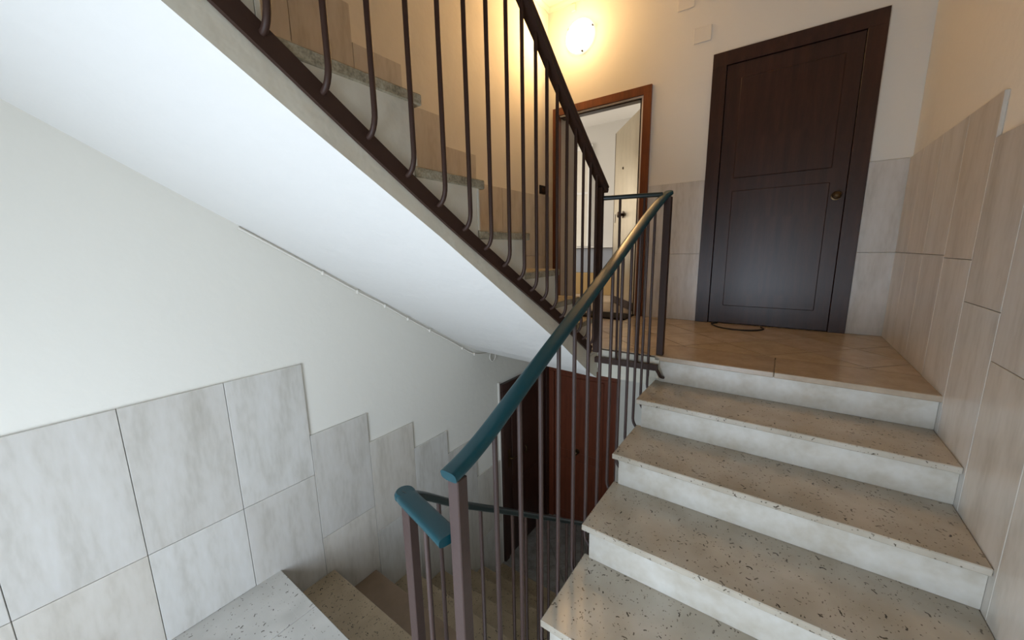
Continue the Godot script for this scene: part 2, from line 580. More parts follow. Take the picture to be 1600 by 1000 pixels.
func lower_floor() -> void:
	var st := mb()
	bx(st, XL, XR, LOW - 0.2, LOW - 0.012, 0.06, DW, 0.001)
	bx(st, XL, XS, LOW - 0.2, LOW - 0.012, -0.9, 0.06, 0.001)
	var f := obj("floor_lower_landing", st, M.grout)
	tag(f, "dim lower landing floor of grey tiles in front of the brown doors", "floor", "", "structure")
	var region := PackedVector2Array([Vector2(XL, 0.39), Vector2(XR, 0.39), Vector2(XR, DW), Vector2(XL, DW)])
	diagonal_tiles(region, Vector2(-1.06, 0.70), 0.365, LOW - 0.012, LOW, [M.low_tile], f)
	st = mb()
	bx(st, XL, XR, BOTTOM, BOTTOM + 0.2, DB, DW, 0.001)
	tag(obj("floor_bottom", st, M.stringer), "floor at the foot of the stairwell, out of sight below", "floor", "", "structure")
	st = mb()
	bx(st, XL, XR, LOW - 0.012, LOW, 0.06, 0.388, 0.002)
	obj("edge_slab", st, M.tread_low, f)

# ---------------------------------------------------------------- stairs
func right_flight() -> void:
	var f := base("stair_flight", V(0.6, -0.85, -0.86), "speckled stone flight on the right rising from the viewer to the tiled landing", "staircase")
	# sloping slab under the steps
	var pts := PackedVector2Array()
	var ov := 0.024
	pts.append(Vector2(0.045, -0.03))
	for k in range(0, 5):
		pts.append(Vector2(-T * k + ov + 0.018, -R * k - 0.03))
		pts.append(Vector2(-T * k + ov + 0.018, -R * (k + 1) - 0.03))
	pts.append(Vector2(-T * 5.0 + ov, -R * 5 - 0.03))
	pts.append(Vector2(-T * 5.0 + ov, NEAR))
	pts.append(Vector2(-T * 5.0 + 0.03, NEAR))
	pts.append(Vector2(0.045, -0.30))
	var st := mb()
	prism(st, pts, Vector3(0.03, 0, 0), V(0, 0, 1), Vector3(0, 1, 0), Vector3(XR - 0.03, 0, 0))
	obj("slab", st, M.stringer, f)
	var tread := mb()
	bx(tread, 0, XR - 0.0145, -0.028, 0, 0, T + ov + 0.016, 0.0035)
	var tm := tread.commit()
	var ri := mb()
	bx(ri, 0.027, XR - 0.0145, -R + 0.0005, -0.0285, ov, ov + 0.0178, 0.0015)
	var rm := ri.commit()
	for k in 6:
		if k > 0: inst("tread", tm, M.tread, f, V(0, -R * k, -T * k))
		if k < 5: inst("riser", rm, M.riser, f, V(0, -R * k, -T * k))
	st = mb()
	bx(st, 0.027, XR, NEAR, -R * 5 - 0.0285, -T * 5 + ov, -T * 5 + ov + 0.018, 0.0015)
	obj("riser", st, M.riser, f)

# a left flight: stepped slab between wall and well, stone treads and risers
func left_flight(f: Node3D, ds: Array, ys: Array, y_end: float, und: PackedVector2Array, facing: float, edge: Material) -> void:
	# facing +1: nosings look towards +depth
	var ov := 0.03 * facing
	var pts := PackedVector2Array()
	var n := ds.size()
	for k in n:
		var low: float = (y_end if k == 0 else ys[k - 1]) if facing > 0 else (y_end if k == n - 1 else ys[k + 1])
		if facing > 0:
			pts.append(Vector2(ds[k] - ov - 0.018, low - 0.03))
			pts.append(Vector2(ds[k] - ov - 0.018, ys[k] - 0.032))
	if facing > 0:
		pts.append(Vector2((ds[n - 1] as float) - 0.05, (ys[n - 1] as float) - 0.032))
	pts.append_array(und)
	var st := mb()
	prism(st, pts, Vector3(XL, 0, 0), V(0, 0, 1), Vector3(0, 1, 0), Vector3(XS - XL, 0, 0))
	obj("slab", st, M.stringer, f)

func upper_flight() -> void:
	var f := base("stair_flight", V(-0.95, 0.0, -0.1), "upper left flight with white sloping underside, seen through its brown balusters", "staircase")
	var ov := 0.03
	var n := UP_D.size()
	# stepped slab: profile (depth, height)
	var up := PackedVector2Array()
	for k in n:
		var low: float = 0.0 if k == 0 else UP_Y[k - 1]
		up.append(Vector2(UP_D[k] - ov - 0.014, low - 0.033))
		up.append(Vector2(UP_D[k] - ov - 0.014, UP_Y[k] - 0.033))
	up.append(Vector2(-2.47, 1.547))
	# underside follows a slightly different line at the well and at the wall
	var well := PackedVector2Array([Vector2(-2.47, 1.37), Vector2(-1.872, 0.993), Vector2(-1.415, 0.715), Vector2(-1.043, 0.475), Vector2(-0.498, 0.121), Vector2(-0.150, -0.128), Vector2(-0.003, -0.214)])
	var wallp := PackedVector2Array([Vector2(-2.47, 1.33), Vector2(-1.872, 0.965), Vector2(-1.347, 0.651), Vector2(-1.004, 0.445), Vector2(-0.502, 0.140), Vector2(-0.13, -0.085), Vector2(0.115, -0.214)])
	var st := mb()
	var side := up.duplicate()
	side.append_array(well)
	side.append(Vector2(-0.003, -0.031))
	var tri := Geometry2D.triangulate_polygon(side)
	for k in range(0, tri.size(), 3):
		t3(st, V(XS, side[tri[k]].y, side[tri[k]].x), V(XS, side[tri[k + 1]].y, side[tri[k + 1]].x), V(XS, side[tri[k + 2]].y, side[tri[k + 2]].x), Vector3(1, 0, 0))
	for k in up.size() - 1:
		q4(st, V(XS, up[k].y, up[k].x), V(XS, up[k + 1].y, up[k + 1].x), V(XL, up[k + 1].y, up[k + 1].x), V(XL, up[k].y, up[k].x), V(0, 1, 0.3))
	q4(st, V(XS, -0.214, -0.003), V(XS, -0.031, -0.003), V(XL, -0.031, 0.115), V(XL, -0.214, 0.115), V(0, 0, 1))
	q4(st, V(XS, 1.37, -2.47), V(XS, 1.547, -2.47), V(XL, 1.547, -2.47), V(XL, 1.33, -2.47), V(0, 0, -1))
	obj("slab", st, M.stringer, f)
	st = mb()
	for k in well.size() - 1:
		# split across so that the slightly twisted underside stays smooth
		for c in 6:
			var a := c / 6.0
			var b := (c + 1) / 6.0
			var p00 := V(lerpf(XS, XL, a), lerpf(well[k].y, wallp[k].y, a), lerpf(well[k].x, wallp[k].x, a))
			var p01 := V(lerpf(XS, XL, b), lerpf(well[k].y, wallp[k].y, b), lerpf(well[k].x, wallp[k].x, b))
			var p10 := V(lerpf(XS, XL, a), lerpf(well[k + 1].y, wallp[k + 1].y, a), lerpf(well[k + 1].x, wallp[k + 1].x, a))
			var p11 := V(lerpf(XS, XL, b), lerpf(well[k + 1].y, wallp[k + 1].y, b), lerpf(well[k + 1].x, wallp[k + 1].x, b))
			q4(st, p00, p01, p11, p10, V(0, -1, -0.6))
	var so := obj("underside", st, M.soffit, f)
	tag(so, "smooth white plastered underside")
	for k in n:
		var d: float = UP_D[k]
		var y: float = UP_Y[k]
		var back: float = (UP_D[k + 1] as float) - ov - 0.012 if k < n - 1 else -2.44
		var low: float = 0.0 if k == 0 else UP_Y[k - 1]
		st = mb()
		bx(st, XL + 0.0145, XS + 0.006, y - 0.034, y, back, d, 0.004)
		obj("tread", st, M.slab_edge, f)
		st = mb()
		bx(st, XL + 0.0145, XS + 0.001, low + 0.0005, y - 0.0345, d - ov - 0.012, d - ov, 0.001)
		obj("riser", st, M.stringer, f)

func lower_flight() -> void:
	var f := base("stair_flight", V(-0.95, LOW, 0.0), "dim lower left flight of beige speckled steps going down to the brown doors", "staircase")
	var ov := 0.028
	var n := LO_D.size()
	var pts := PackedVector2Array()
	for k in range(1, n):
		pts.append(Vector2(LO_D[k - 1] - ov - 0.012, LO_Y[k] - 0.03))
		pts.append(Vector2(LO_D[k] - ov - 0.012, LO_Y[k] - 0.03))
	pts.append(Vector2(LO_D[n - 1] - ov - 0.012, LOW))
	pts.append(Vector2(-0.30, LOW))
	pts.append(Vector2(-1.70, NEAR - 0.30))
	var st := mb()
	prism(st, pts, Vector3(XL, 0, 0), V(0, 0, 1), Vector3(0, 1, 0), Vector3(XS - XL, 0, 0))
	obj("slab", st, M.stringer, f)
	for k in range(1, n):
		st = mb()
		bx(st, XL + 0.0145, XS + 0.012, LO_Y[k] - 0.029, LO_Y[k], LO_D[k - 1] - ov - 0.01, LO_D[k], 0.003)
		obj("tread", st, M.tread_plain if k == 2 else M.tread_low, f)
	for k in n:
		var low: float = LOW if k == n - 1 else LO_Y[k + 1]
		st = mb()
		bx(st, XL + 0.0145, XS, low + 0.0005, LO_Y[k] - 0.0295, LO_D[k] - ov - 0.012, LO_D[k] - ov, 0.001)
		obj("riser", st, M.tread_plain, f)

# ---------------------------------------------------------------- stone wall panels
func panel(parent: Node3D, axis: String, at: float, a0: float, a1: float, y0: float, y1: float, k: int) -> void:
	var st := mb()
	var g := 0.0012
	if axis == "left": bx(st, at, at + 0.014, y0 + g, y1 - g, a0 + g, a1 - g, 0.0015)
	elif axis == "right": bx(st, at - 0.014, at, y0 + g, y1 - g, a0 + g, a1 - g, 0.0015)
	else: bx(st, a0 + g, a1 - g, y0 + g, y1 - g, at - 0.014, at, 0.0015)
	obj("stone_panel", st, M.travertine[posmod(k * 7 + k / 3, 3)], parent)

func step_at(ds: Array, ys: Array, end: float, d: float) -> float:
	# height of the lower flight's surface at depth d
	for k in ds.size():
		if d <= ds[k]: return ys[k]
	return end

func dado() -> void:
	var wl: Node3D = get_node("wall_left")
	# beside the lower flight: right edge of each column, its top
	var edges := [-1.41, -1.036, -0.668, -0.321, 0.038, 0.412]
	var tops := [0.056, -0.383, -0.594, -0.808, -1.02, -1.428]
	var n := 0
	for k in edges.size():
		var d1: float = edges[k]
		var d0: float = d1 - 0.37 if k == 0 else edges[k - 1]
		var top: float = tops[k]
		var bottom := step_at(LO_D, LO_Y, LOW, d1) - 0.02
		var y := top
		while y > bottom + 0.02:
			var y2 := maxf(y - 0.690, bottom)
			panel(wl, "left", XL, d0, d1, y2, y, n)
			n += 1
			y = y2
	# beside the near landing
	var dd := -1.78
	while dd > DB + 0.05:
		var d0 := maxf(dd - 0.37, DB)
		panel(wl, "left", XL, d0, dd, -0.634, 0.056, n)
		panel(wl, "left", XL, d0, dd, NEAR, -0.634, n + 1)
		n += 2
		dd -= 0.37
	# beside the upper flight and the landing
	edges = [-1.97, -1.615, -1.262, -0.909, -0.559, -0.19, 0.165]
	tops = [2.72, 2.51, 2.30, 2.08, 1.884, 1.658, 1.454]
	for k in edges.size():
		var d1: float = edges[k]
		var d0 := d1 - 0.355 if k == 0 else (edges[k - 1] as float)
		# the tread under the column's near end
		var bottom := 0.0
		for j in UP_D.size():
			if d0 < UP_D[j]: bottom = UP_Y[j]
		for j in UP_D.size():
			if d1 < (UP_D[j] as float) + 0.001: bottom = UP_Y[j]
		var y: float = tops[k]
		while y > bottom + 0.01:
			var y2 := maxf(y - 0.690, bottom - 0.03)
			panel(wl, "left", XL, d0, d1, y2, y, n)
			n += 1
			y = y2
	for s: Array in [[0.165, 0.52], [0.52, 0.875], [0.875, 1.23], [1.23, DW]]:
		panel(wl, "left", XL, s[0], s[1], 0.607, 1.235, n)
		panel(wl, "left", XL, s[0], s[1], 0.0, 0.607, n + 1)
		n += 2
	var wf: Node3D = get_node("wall_far")
	for s: Array in [[-0.492, -0.012], [1.03, XR]]:
		panel(wf, "far", DW, s[0], s[1], 0.607, 1.235, n)
		panel(wf, "far", DW, s[0], s[1], 0.0, 0.607, n + 2)
		n += 2
	# right wall: landing, then stepping down with the flight
	var wr: Node3D = get_node("wall_right")
	for s: Array in [[0.33, 0.69], [0.69, 1.05], [1.05, DW - 0.014]]:
		panel(wr, "right", XR, s[0], s[1], 0.607, 1.235, n)
		panel(wr, "right", XR, s[0], s[1], 0.0, 0.607, n + 1)
		n += 2
	for k in 6:
		var d1 := 0.33 - 0.3456 * k
		var top := 1.235 - 0.17 * k
		panel(wr, "right", XR, d1 - 0.3456, d1, top - 0.64, top, n)
		panel(wr, "right", XR, d1 - 0.3456, d1, -R * (k + 1) - 0.02 if k < 5 else NEAR, top - 0.64, n + 1)
		n += 2

# ---------------------------------------------------------------- doors
func frame_far(parent: Node3D, x0: float, x1: float, y0: float, y1: float, w: float, m: Material, d: float, proud: float) -> void:
	var st := mb()
	bx(st, x0, x0 + w, y0, y1 - w, d - proud, d + 0.10, 0.0015)
	bx(st, x1 - w, x1, y0, y1 - w, d - proud, d + 0.10, 0.0015)
	bx(st, x0, x1, y1 - w, y1, d - proud, d + 0.10, 0.0015)
	obj("door_frame", st, m, parent)

func knob(parent: Node3D, at: Vector3, dir: Vector3, r: float, m: Material) -> MeshInstance3D:
	var y := dir.normalized()
	var x := y.cross(Vector3.UP).normalized()
	var xf := Transform3D(Basis(x, y, x.cross(y)), at)
	var st := mb()
	lathe(st, xf, [Vector2(0.0, 0.0), Vector2(r * 1.15, 0.0), Vector2(r * 1.15, 0.006), Vector2(r * 0.5, 0.010), Vector2(r * 0.42, 0.028), Vector2(r * 0.8, 0.036), Vector2(r, 0.050), Vector2(r * 0.85, 0.064), Vector2(r * 0.4, 0.070), Vector2(0.0, 0.071)], 20)
	return obj("knob", st, m, parent)

func doors() -> void:
	# open flat door on the upper landing
	var dr := base("door_1", V(-1.02, 0, DW), "open flat door with orange brown frame and pale satin leaf swung inwards", "door", "structure")
	frame_far(dr, -1.508, -0.496, 0.0, 2.108, 0.072, M.wood_orange, DW, 0.022)
	var st := mb()
	bx(st, -0.606, -0.594, 0.0, 2.024, DW + 0.02, DW + 0.10, 0.002)
	bx(st, -1.44, -0.606, 2.012, 2.024, DW + 0.02, DW + 0.10, 0.002)
	obj("door_stop", st, M.wood_dark, dr)
	# leaf
	var hinge := V(-0.612, 0, 1.515)
	var free := V(-1.138, 0, 2.205)
	var along := (free - hinge).normalized()
	var nrm := along.cross(Vector3.UP)        # towards the viewer's side
	if nrm.dot(V(0.6, 0, -2.4) - hinge) < 0.0: nrm = -nrm
	var bs := Basis(along, Vector3.UP, along.cross(Vector3.UP))
	var len_ := hinge.distance_to(free)
	st = mb()
	cbox(st, hinge + along * len_ * 0.5 - nrm * 0.025 + Vector3(0, 1.005, 0), Vector3(len_, 1.985, 0.05), 0.003, bs)
	var leaf := obj("door_leaf", st, M.leaf, dr)
	st = mb()
	cbox(st, free - along * 0.006 - nrm * 0.025 + Vector3(0, 1.005, 0), Vector3(0.016, 1.975, 0.054), 0.002, bs)
	obj("edge_strip", st, M.brass, leaf)
	st = mb()
	cbox(st, hinge + along * len_ * 0.5 + nrm * 0.006 + Vector3(0, 0.055, 0), Vector3(len_ - 0.02, 0.085, 0.012), 0.003, bs)
	obj("draught_strip", st, M.metal_dark, leaf)
	var kp := hinge + along * 0.50 + Vector3(0, 1.04, 0)
	knob(leaf, kp + nrm * 0.0, nrm, 0.034, M.brass)
	st = mb()
	lathe(st, Transform3D(Basis(along, nrm, along.cross(nrm)), hinge + along * 0.555 + Vector3(0, 1.545, 0)), [Vector2(0, 0), Vector2(0.013, 0), Vector2(0.013, 0.006), Vector2(0.006, 0.009), Vector2(0, 0.006)], 14)
	obj("peephole", st, M.brass, leaf)
	st = mb()
	cbox(st, hinge + along * 0.80 + nrm * 0.003 + Vector3(0, 1.02, 0), Vector3(0.03, 0.10, 0.006), 0.002, bs)
	obj("lock_plate", st, M.chrome, leaf)
	# dark door further right on the landing
	dr = base("door_2", V(0.51, 0, DW), "closed dark brown glossy door with wide dark frame right of the stone panel", "door", "structure")
	frame_far(dr, -0.010, 1.03, 0.0, 2.20, 0.102, M.wood_dark, DW, 0.03)
	st = mb()
	bx(st, 0.096, 0.925, 0.006, 2.094, DW - 0.018, DW + 0.04, 0.002)
	leaf = obj("door_leaf", st, M.wood_dark, dr)
	for s: Array in [[0.16, 1.12], [1.22, 1.98]]:
		st = mb()
		bx(st, 0.20, 0.83, s[0], s[1], DW - 0.027, DW - 0.017, 0.006)
		obj("door_panel", st, M.wood_dark, leaf)
	st = mb()
	bx(st, 0.0855, 0.9545, 0.0, 2.0995, DW + 0.045, DW + 0.065, 0.001)
	obj("added_backing", st, M.wood_dark, dr)  # panel added behind the leaf to stop sky light in the gaps
	knob(leaf, V(0.875, 1.02, DW - 0.018), V(0, 0, -1), 0.028, M.brass)
	# brown door on the far wall of the lower landing
	dr = base("door_3", V(-1.14, LOW, DW), "closed reddish brown panelled door facing the foot of the lower flight", "door", "structure")
	st = mb()
	bx(st, -1.555, -1.475, LOW, -0.725, DW - 0.055, DW, 0.006)
	bx(st, -0.795, -0.715, LOW, -0.725, DW - 0.055, DW, 0.006)
	bx(st, -1.555, -0.715, -0.725, -0.645, DW - 0.055, DW, 0.006)
	obj("door_frame", st, M.wood_red, dr)
	st = mb()
	bx(st, -1.471, -0.799, LOW + 0.008, -0.731, DW - 0.03, DW, 0.002)
	leaf = obj("door_leaf", st, M.wood_red, dr)
	for s: Array in [[-2.50, -1.78], [-1.68, -0.765]]:
		st = mb()
		bx(st, -1.41, -0.86, s[0], s[1], DW - 0.044, DW - 0.03, 0.011)
		obj("door_panel", st, M.wood_red, leaf)
	knob(leaf, V(-1.16, -1.656, DW - 0.044), V(0, 0, -1), 0.026, M.brass)
	st = mb()
	lathe(st, Transform3D(Basis(Vector3(1, 0, 0), V(0, 0, -1), Vector3(0, -1, 0)), V(-1.42, -1.55, DW - 0.03)), [Vector2(0, 0.01), Vector2(0.012, 0.01), Vector2(0.014, 0.0)], 12)
	obj("lock", st, M.chrome, leaf)
	st = mb()
	bx(st, -0.713, -0.690, LOW, -0.66, DW - 0.02, DW, 0.003)
	tag(obj("trim_3", st, M.plastic), "chipped white plaster strip beside the right edge of the lower brown door", "strip", "", "structure")
	# darker door on the left wall, beside it
	dr = base("door_4", V(XL, LOW, 0.9), "very dark brown door in the left wall at the foot of the lower flight", "door", "structure")
	st = mb()
	bx(st, XL, XL + 0.04, LOW, -0.70, 0.415, 0.485, 0.004)
	bx(st, XL, XL + 0.04, LOW, -0.70, 1.27, 1.335, 0.004)
	bx(st, XL, XL + 0.04, -0.70, -0.63, 0.415, 1.335, 0.004)
	obj("door_frame", st, M.wood_dark, dr)
	st = mb()
	bx(st, XL, XL + 0.026, LOW + 0.008, -0.702, 0.487, 1.268, 0.002)
	leaf = obj("door_leaf", st, M.wood_dark, dr)
	for s: Array in [[-2.50, -1.78], [-1.68, -0.765]]:
		st = mb()
		bx(st, XL + 0.026, XL + 0.036, s[0], s[1], 0.57, 1.19, 0.006)
		obj("door_panel", st, M.wood_dark, leaf)
	# lever handle on its plate
	st = mb()
	bx(st, XL + 0.026, XL + 0.031, -1.57, -1.37, 0.505, 0.545, 0.002)
	obj("handle_plate", st, M.brass, leaf)
	st = mb()
	tube(st, smooth_path([V(XL + 0.03, -1.46, 0.525), V(XL + 0.065, -1.46, 0.525), V(XL + 0.075, -1.462, 0.56), V(XL + 0.072, -1.465, 0.63)]), 0.008, 8, Vector3(0, 1, 0.1))
	obj("handle", st, M.brass, leaf)
	st = mb()
	tube(st, smooth_path([V(XL + 0.026, -1.52, 0.80), V(XL + 0.05, -1.52, 0.80), V(XL + 0.055, -1.47, 0.81), V(XL + 0.03, -1.45, 0.815)]), 0.008, 8, Vector3(0.1, 0.1, 1))
	obj("pull", st, M.brass, leaf)
	st = mb()
	bx(st, XL, XL + 0.016, LOW, -0.61, 0.392, 0.414, 0.003)
	tag(obj("trim_4", st, M.plastic), "white plaster strip on the left wall along the dark lower door", "strip", "", "structure")

# ---------------------------------------------------------------- hall of the flat behind the open door
func flat_hall() -> void:
	var d0 := DW + 0.12
	var h := 2.40
	var st := mb()
	bx(st, -3.5, -0.30, -0.10, 0.0, d0, 3.2, 0.001)
	bx(st, -1.454, -0.588, -0.06, 0.0, DW, d0, 0.001)
	tag(obj("floor_hall", st, M.hall_floor), "beige hall floor of the flat behind the open door", "floor", "", "structure")
	st = mb()
	bx(st, -3.5, -0.30, h, h + 0.1, d0, 3.2, 0.001)
	tag(obj("ceiling_hall", st, M.hall), "grey white hall ceiling of the flat behind the open door", "ceiling", "", "structure")
	st = mb()
	bx(st, -3.5, -0.30, 0.0, h, 3.05, 3.2, 0.001)
	bx(st, -0.40, -0.30, 0.0, h, d0, 2.08, 0.001)
	bx(st, -0.40, -0.30, 0.0, h, 2.82, 3.05, 0.001)
	bx(st, -0.40, -0.30, 0.0, 0.80, 2.08, 2.82, 0.001)
	bx(st, -0.40, -0.30, 1.92, h, 2.08, 2.82, 0.001)
	bx(st, -3.5, -3.4, 0.0, h, d0, 1.93, 0.001)
	bx(st, -3.5, -3.4, 0.0, h, 2.67, 3.05, 0.001)
	bx(st, -3.5, -3.4, 0.0, 0.80, 1.93, 2.67, 0.001)
	bx(st, -3.5, -3.4, 1.92, h, 1.93, 2.67, 0.001)
	bx(st, -3.4, XL - 0.15, 0.0, h, d0, d0 + 0.1, 0.001)
	tag(obj("wall_hall", st, M.hall), "off white hall walls of the flat behind the open door", "wall", "", "structure")
	st = mb()
	bx(st, -1.62, -1.455, 0.0, h, d0, 1.81, 0.001)
	bx(st, -1.455, -1.434, 0.0, 2.02, DW + 0.03, 1.81, 0.003)
	tag(obj("wall_hall_return", st, M.hall_grey), "grey wall return just inside the open flat door on its left", "wall", "", "structure")
	for k in 2:  # unseen hall glazing, placed to light the grey return and the open leaf
		var x: float = [-0.35, -3.45][k]
		var e: float = [2.08, 1.93][k]
		var w := base("unseen_window_%d" % (k + 2), V(x, 0.8, e + 0.37), ["unseen white framed hall opening behind the open leaf, placed to light the grey return", "unseen white framed hall opening beyond the grey wall return, placed to light the open leaf"][k], "unseen_window", "structure")
		st = mb()
		bx(st, x - 0.02, x + 0.02, 0.80, 1.92, e, e + 0.04)
		bx(st, x - 0.02, x + 0.02, 0.80, 1.92, e + 0.70, e + 0.74)
		bx(st, x - 0.02, x + 0.02, 0.80, 0.84, e + 0.04, e + 0.70)
		bx(st, x - 0.02, x + 0.02, 1.88, 1.92, e + 0.04, e + 0.70)
		obj("window_frame", st, M.white_frame, w)
		st = mb()
		bx(st, x - 0.003, x + 0.003, 0.84, 1.88, e + 0.04, e + 0.70, 0.0)
		obj("pane", st, M.glass, w)
	# low cabinet against the hall's far wall
	var c := base("cabinet", V(-1.75, 0, 3.0), "low pale cabinet with bluish grey doors at the end of the flat's hall", "cabinet")
	st = mb()
	bx(st, -2.35, -1.30, 0.0, 0.32, 2.86, 3.04, 0.004)
	obj("plinth", st, M.cabinet_wood, c)
	for k in 3:
		st = mb()
		bx(st, -2.35 + 0.35 * k + 0.002, -2.0 + 0.35 * k - 0.002, 0.322, 0.68, 2.88, 3.04, 0.004)
		obj("door", st, M.cabinet, c)
	st = mb()
	bx(st, -2.37, -1.28, 0.682, 0.70, 2.85, 3.045, 0.004)
	obj("top", st, M.white_frame, c)
	# tall white glazed door in the far wall of the hall
	c = base("door_5", V(-2.0, 0.7, 3.04), "white framed inner door at the end of the flat's hall", "door", "structure")
	st = mb()
	bx(st, -2.16, -2.10, 0.71, 2.15, 3.02, 3.05, 0.003)
	bx(st, -1.86, -1.80, 0.71, 2.15, 3.02, 3.05, 0.003)
	bx(st, -2.10, -1.86, 2.09, 2.15, 3.02, 3.05, 0.003)
	bx(st, -2.10, -1.86, 1.47, 1.50, 3.02, 3.05, 0.003)
	obj("door_frame", st, M.white_frame, c)
	st = mb()
	bx(st, -2.10, -1.86, 0.71, 2.09, 3.034, 3.048, 0.002)
	obj("door_leaf", st, M.plate, c)

# ---------------------------------------------------------------- railings
func bent_baluster(x: float, d: float, top: float, low: float, dx: float, m: Material, parent: Node3D, r := 0.0082) -> void:
	# straight bar whose foot bends sideways by dx to the flat bar at height low
	var path := [V(x, top, d), V(x, lerpf(top, low, 0.5), d)]
	for k in 7:
		var a := k / 6.0 * PI * 0.5
		path.append(V(x + dx * (1.0 - cos(a)), low + 0.062 * (1.0 - sin(a)), d))
	path.append(V(x + dx * 1.25, low - 0.001, d))
	var st := mb()
	tube(st, path, r, 10, Vector3(0, 0, 1))
	obj("baluster", st, m, parent)

func square_post(x: float, d: float, y0: float, y1: float, w: float, m: Material, parent: Node3D) -> void:
	var st := mb()
	cbox(st, V(x, (y0 + y1) * 0.5, d), Vector3(w, y1 - y0, w), 0.0025)
	obj("post", st, m, parent)

func flat_bar(path: Array, w: float, h: float, m: Material, parent: Node3D, called := "side_bar") -> void:
	var st := mb()
	sweep(st, path, PackedVector2Array([Vector2(-w, -h) * 0.5, Vector2(w, -h) * 0.5, Vector2(w, h) * 0.5, Vector2(-w, h) * 0.5]), Vector3.UP, false)
	obj(called, st, m, parent)

func railing_right() -> void:
	var r := base("railing", V(-0.035, NEAR, -1.73), "teal topped brown railing rising beside the right-hand speckled steps", "railing")
	var path := smooth_path([V(-0.038, 0.096, -1.765), V(-0.038, 0.112, -1.70), V(-0.038, 0.146, -1.61), V(-0.038, 0.209, -1.477), V(-0.038, 0.325, -1.232), V(-0.036, 0.515, -0.83), V(-0.034, 0.655, -0.54), V(-0.025, 0.85, -0.16), V(0.004, 0.962, 0.02), V(0.015, 0.987, 0.075)])
	var st := mb()
	sweep(st, path, rail_profile(0.056, 0.032))
	obj("handrail", st, M.teal, r)
	square_post(-0.036, -1.735, NEAR, 0.082, 0.038, M.metal, r)
	square_post(0.022, 0.045, 0.0, 0.962, 0.040, M.metal_dark, r)
	var xs := []
	var ys := []
	for p: Vector3 in path:
		xs.append(-p.z)
		ys.append(p.y)
	for k in 13:
		var d := -1.576 + 0.1305 * k
		var top := lerp_list(xs, ys, d) - 0.012
		var low := 0.494 * d - 0.25
		bent_baluster(-0.034, d, top, low, 0.05, M.metal, r)
	flat_bar([V(0.022, 0.494 * -1.66 - 0.25, -1.66), V(0.022, 0.494 * 0.0 - 0.25, 0.0)], 0.012, 0.04, M.metal, r)

func railing_upper() -> void:
	var r := base("railing", V(-0.34, 0, -0.1), "dark brown railing of the upper left flight with hooked baluster feet", "railing")
	var xs := [-2.25, -1.3, -0.878, -0.674, -0.47, -0.22, -0.05]
	var ys := [2.56, 1.885, 1.585, 1.43, 1.282, 1.11, 1.005]
	var path := []
	for k in xs.size():
		path.append(V(-0.33 if k < 6 else -0.335, ys[k] + 0.012, xs[k]))
	path = smooth_path(path)
	flat_bar(path, 0.046, 0.024, M.metal_dark, r, "handrail_bar")
	var cover := []
	for p: Vector3 in path: cover.append(p + Vector3(0, 0.022, 0))
	var st := mb()
	sweep(st, cover, rail_profile(0.054, 0.026))
	obj("handrail", st, M.metal_dark, r)
	square_post(-0.345, -0.10, 0.0, 1.035, 0.040, M.metal_dark, r)
	# flat bar on the well side of the flight
	var bd := [-2.2, -1.865, -1.64, -1.34, -1.005, -0.50, -0.13]
	var by := [1.315, 1.093, 0.945, 0.755, 0.556, 0.256, 0.016]
	path = []
	for k in bd.size(): path.append(V(-0.372, by[k], bd[k]))
	flat_bar(smooth_path(path), 0.012, 0.050, M.metal_dark, r)
	for k in 16:
		var d: float = [-2.063, -1.938, -1.812, -1.69, -1.561, -1.435, -1.313, -1.194, -1.073, -0.964, -0.86, -0.765, -0.668, -0.566, -0.468, -0.37][k]
		bent_baluster(-0.33, d, lerp_list(xs, ys, d) + 0.005, lerp_list(bd, by, d - 0.02) - 0.005, -0.040, M.metal_dark, r)
	for d: float in [-0.275, -0.19]:
		bent_baluster(-0.33, d, lerp_list(xs, ys, d) + 0.005, lerp_list(bd, by, d) + 0.01, -0.040, M.metal_dark, r)

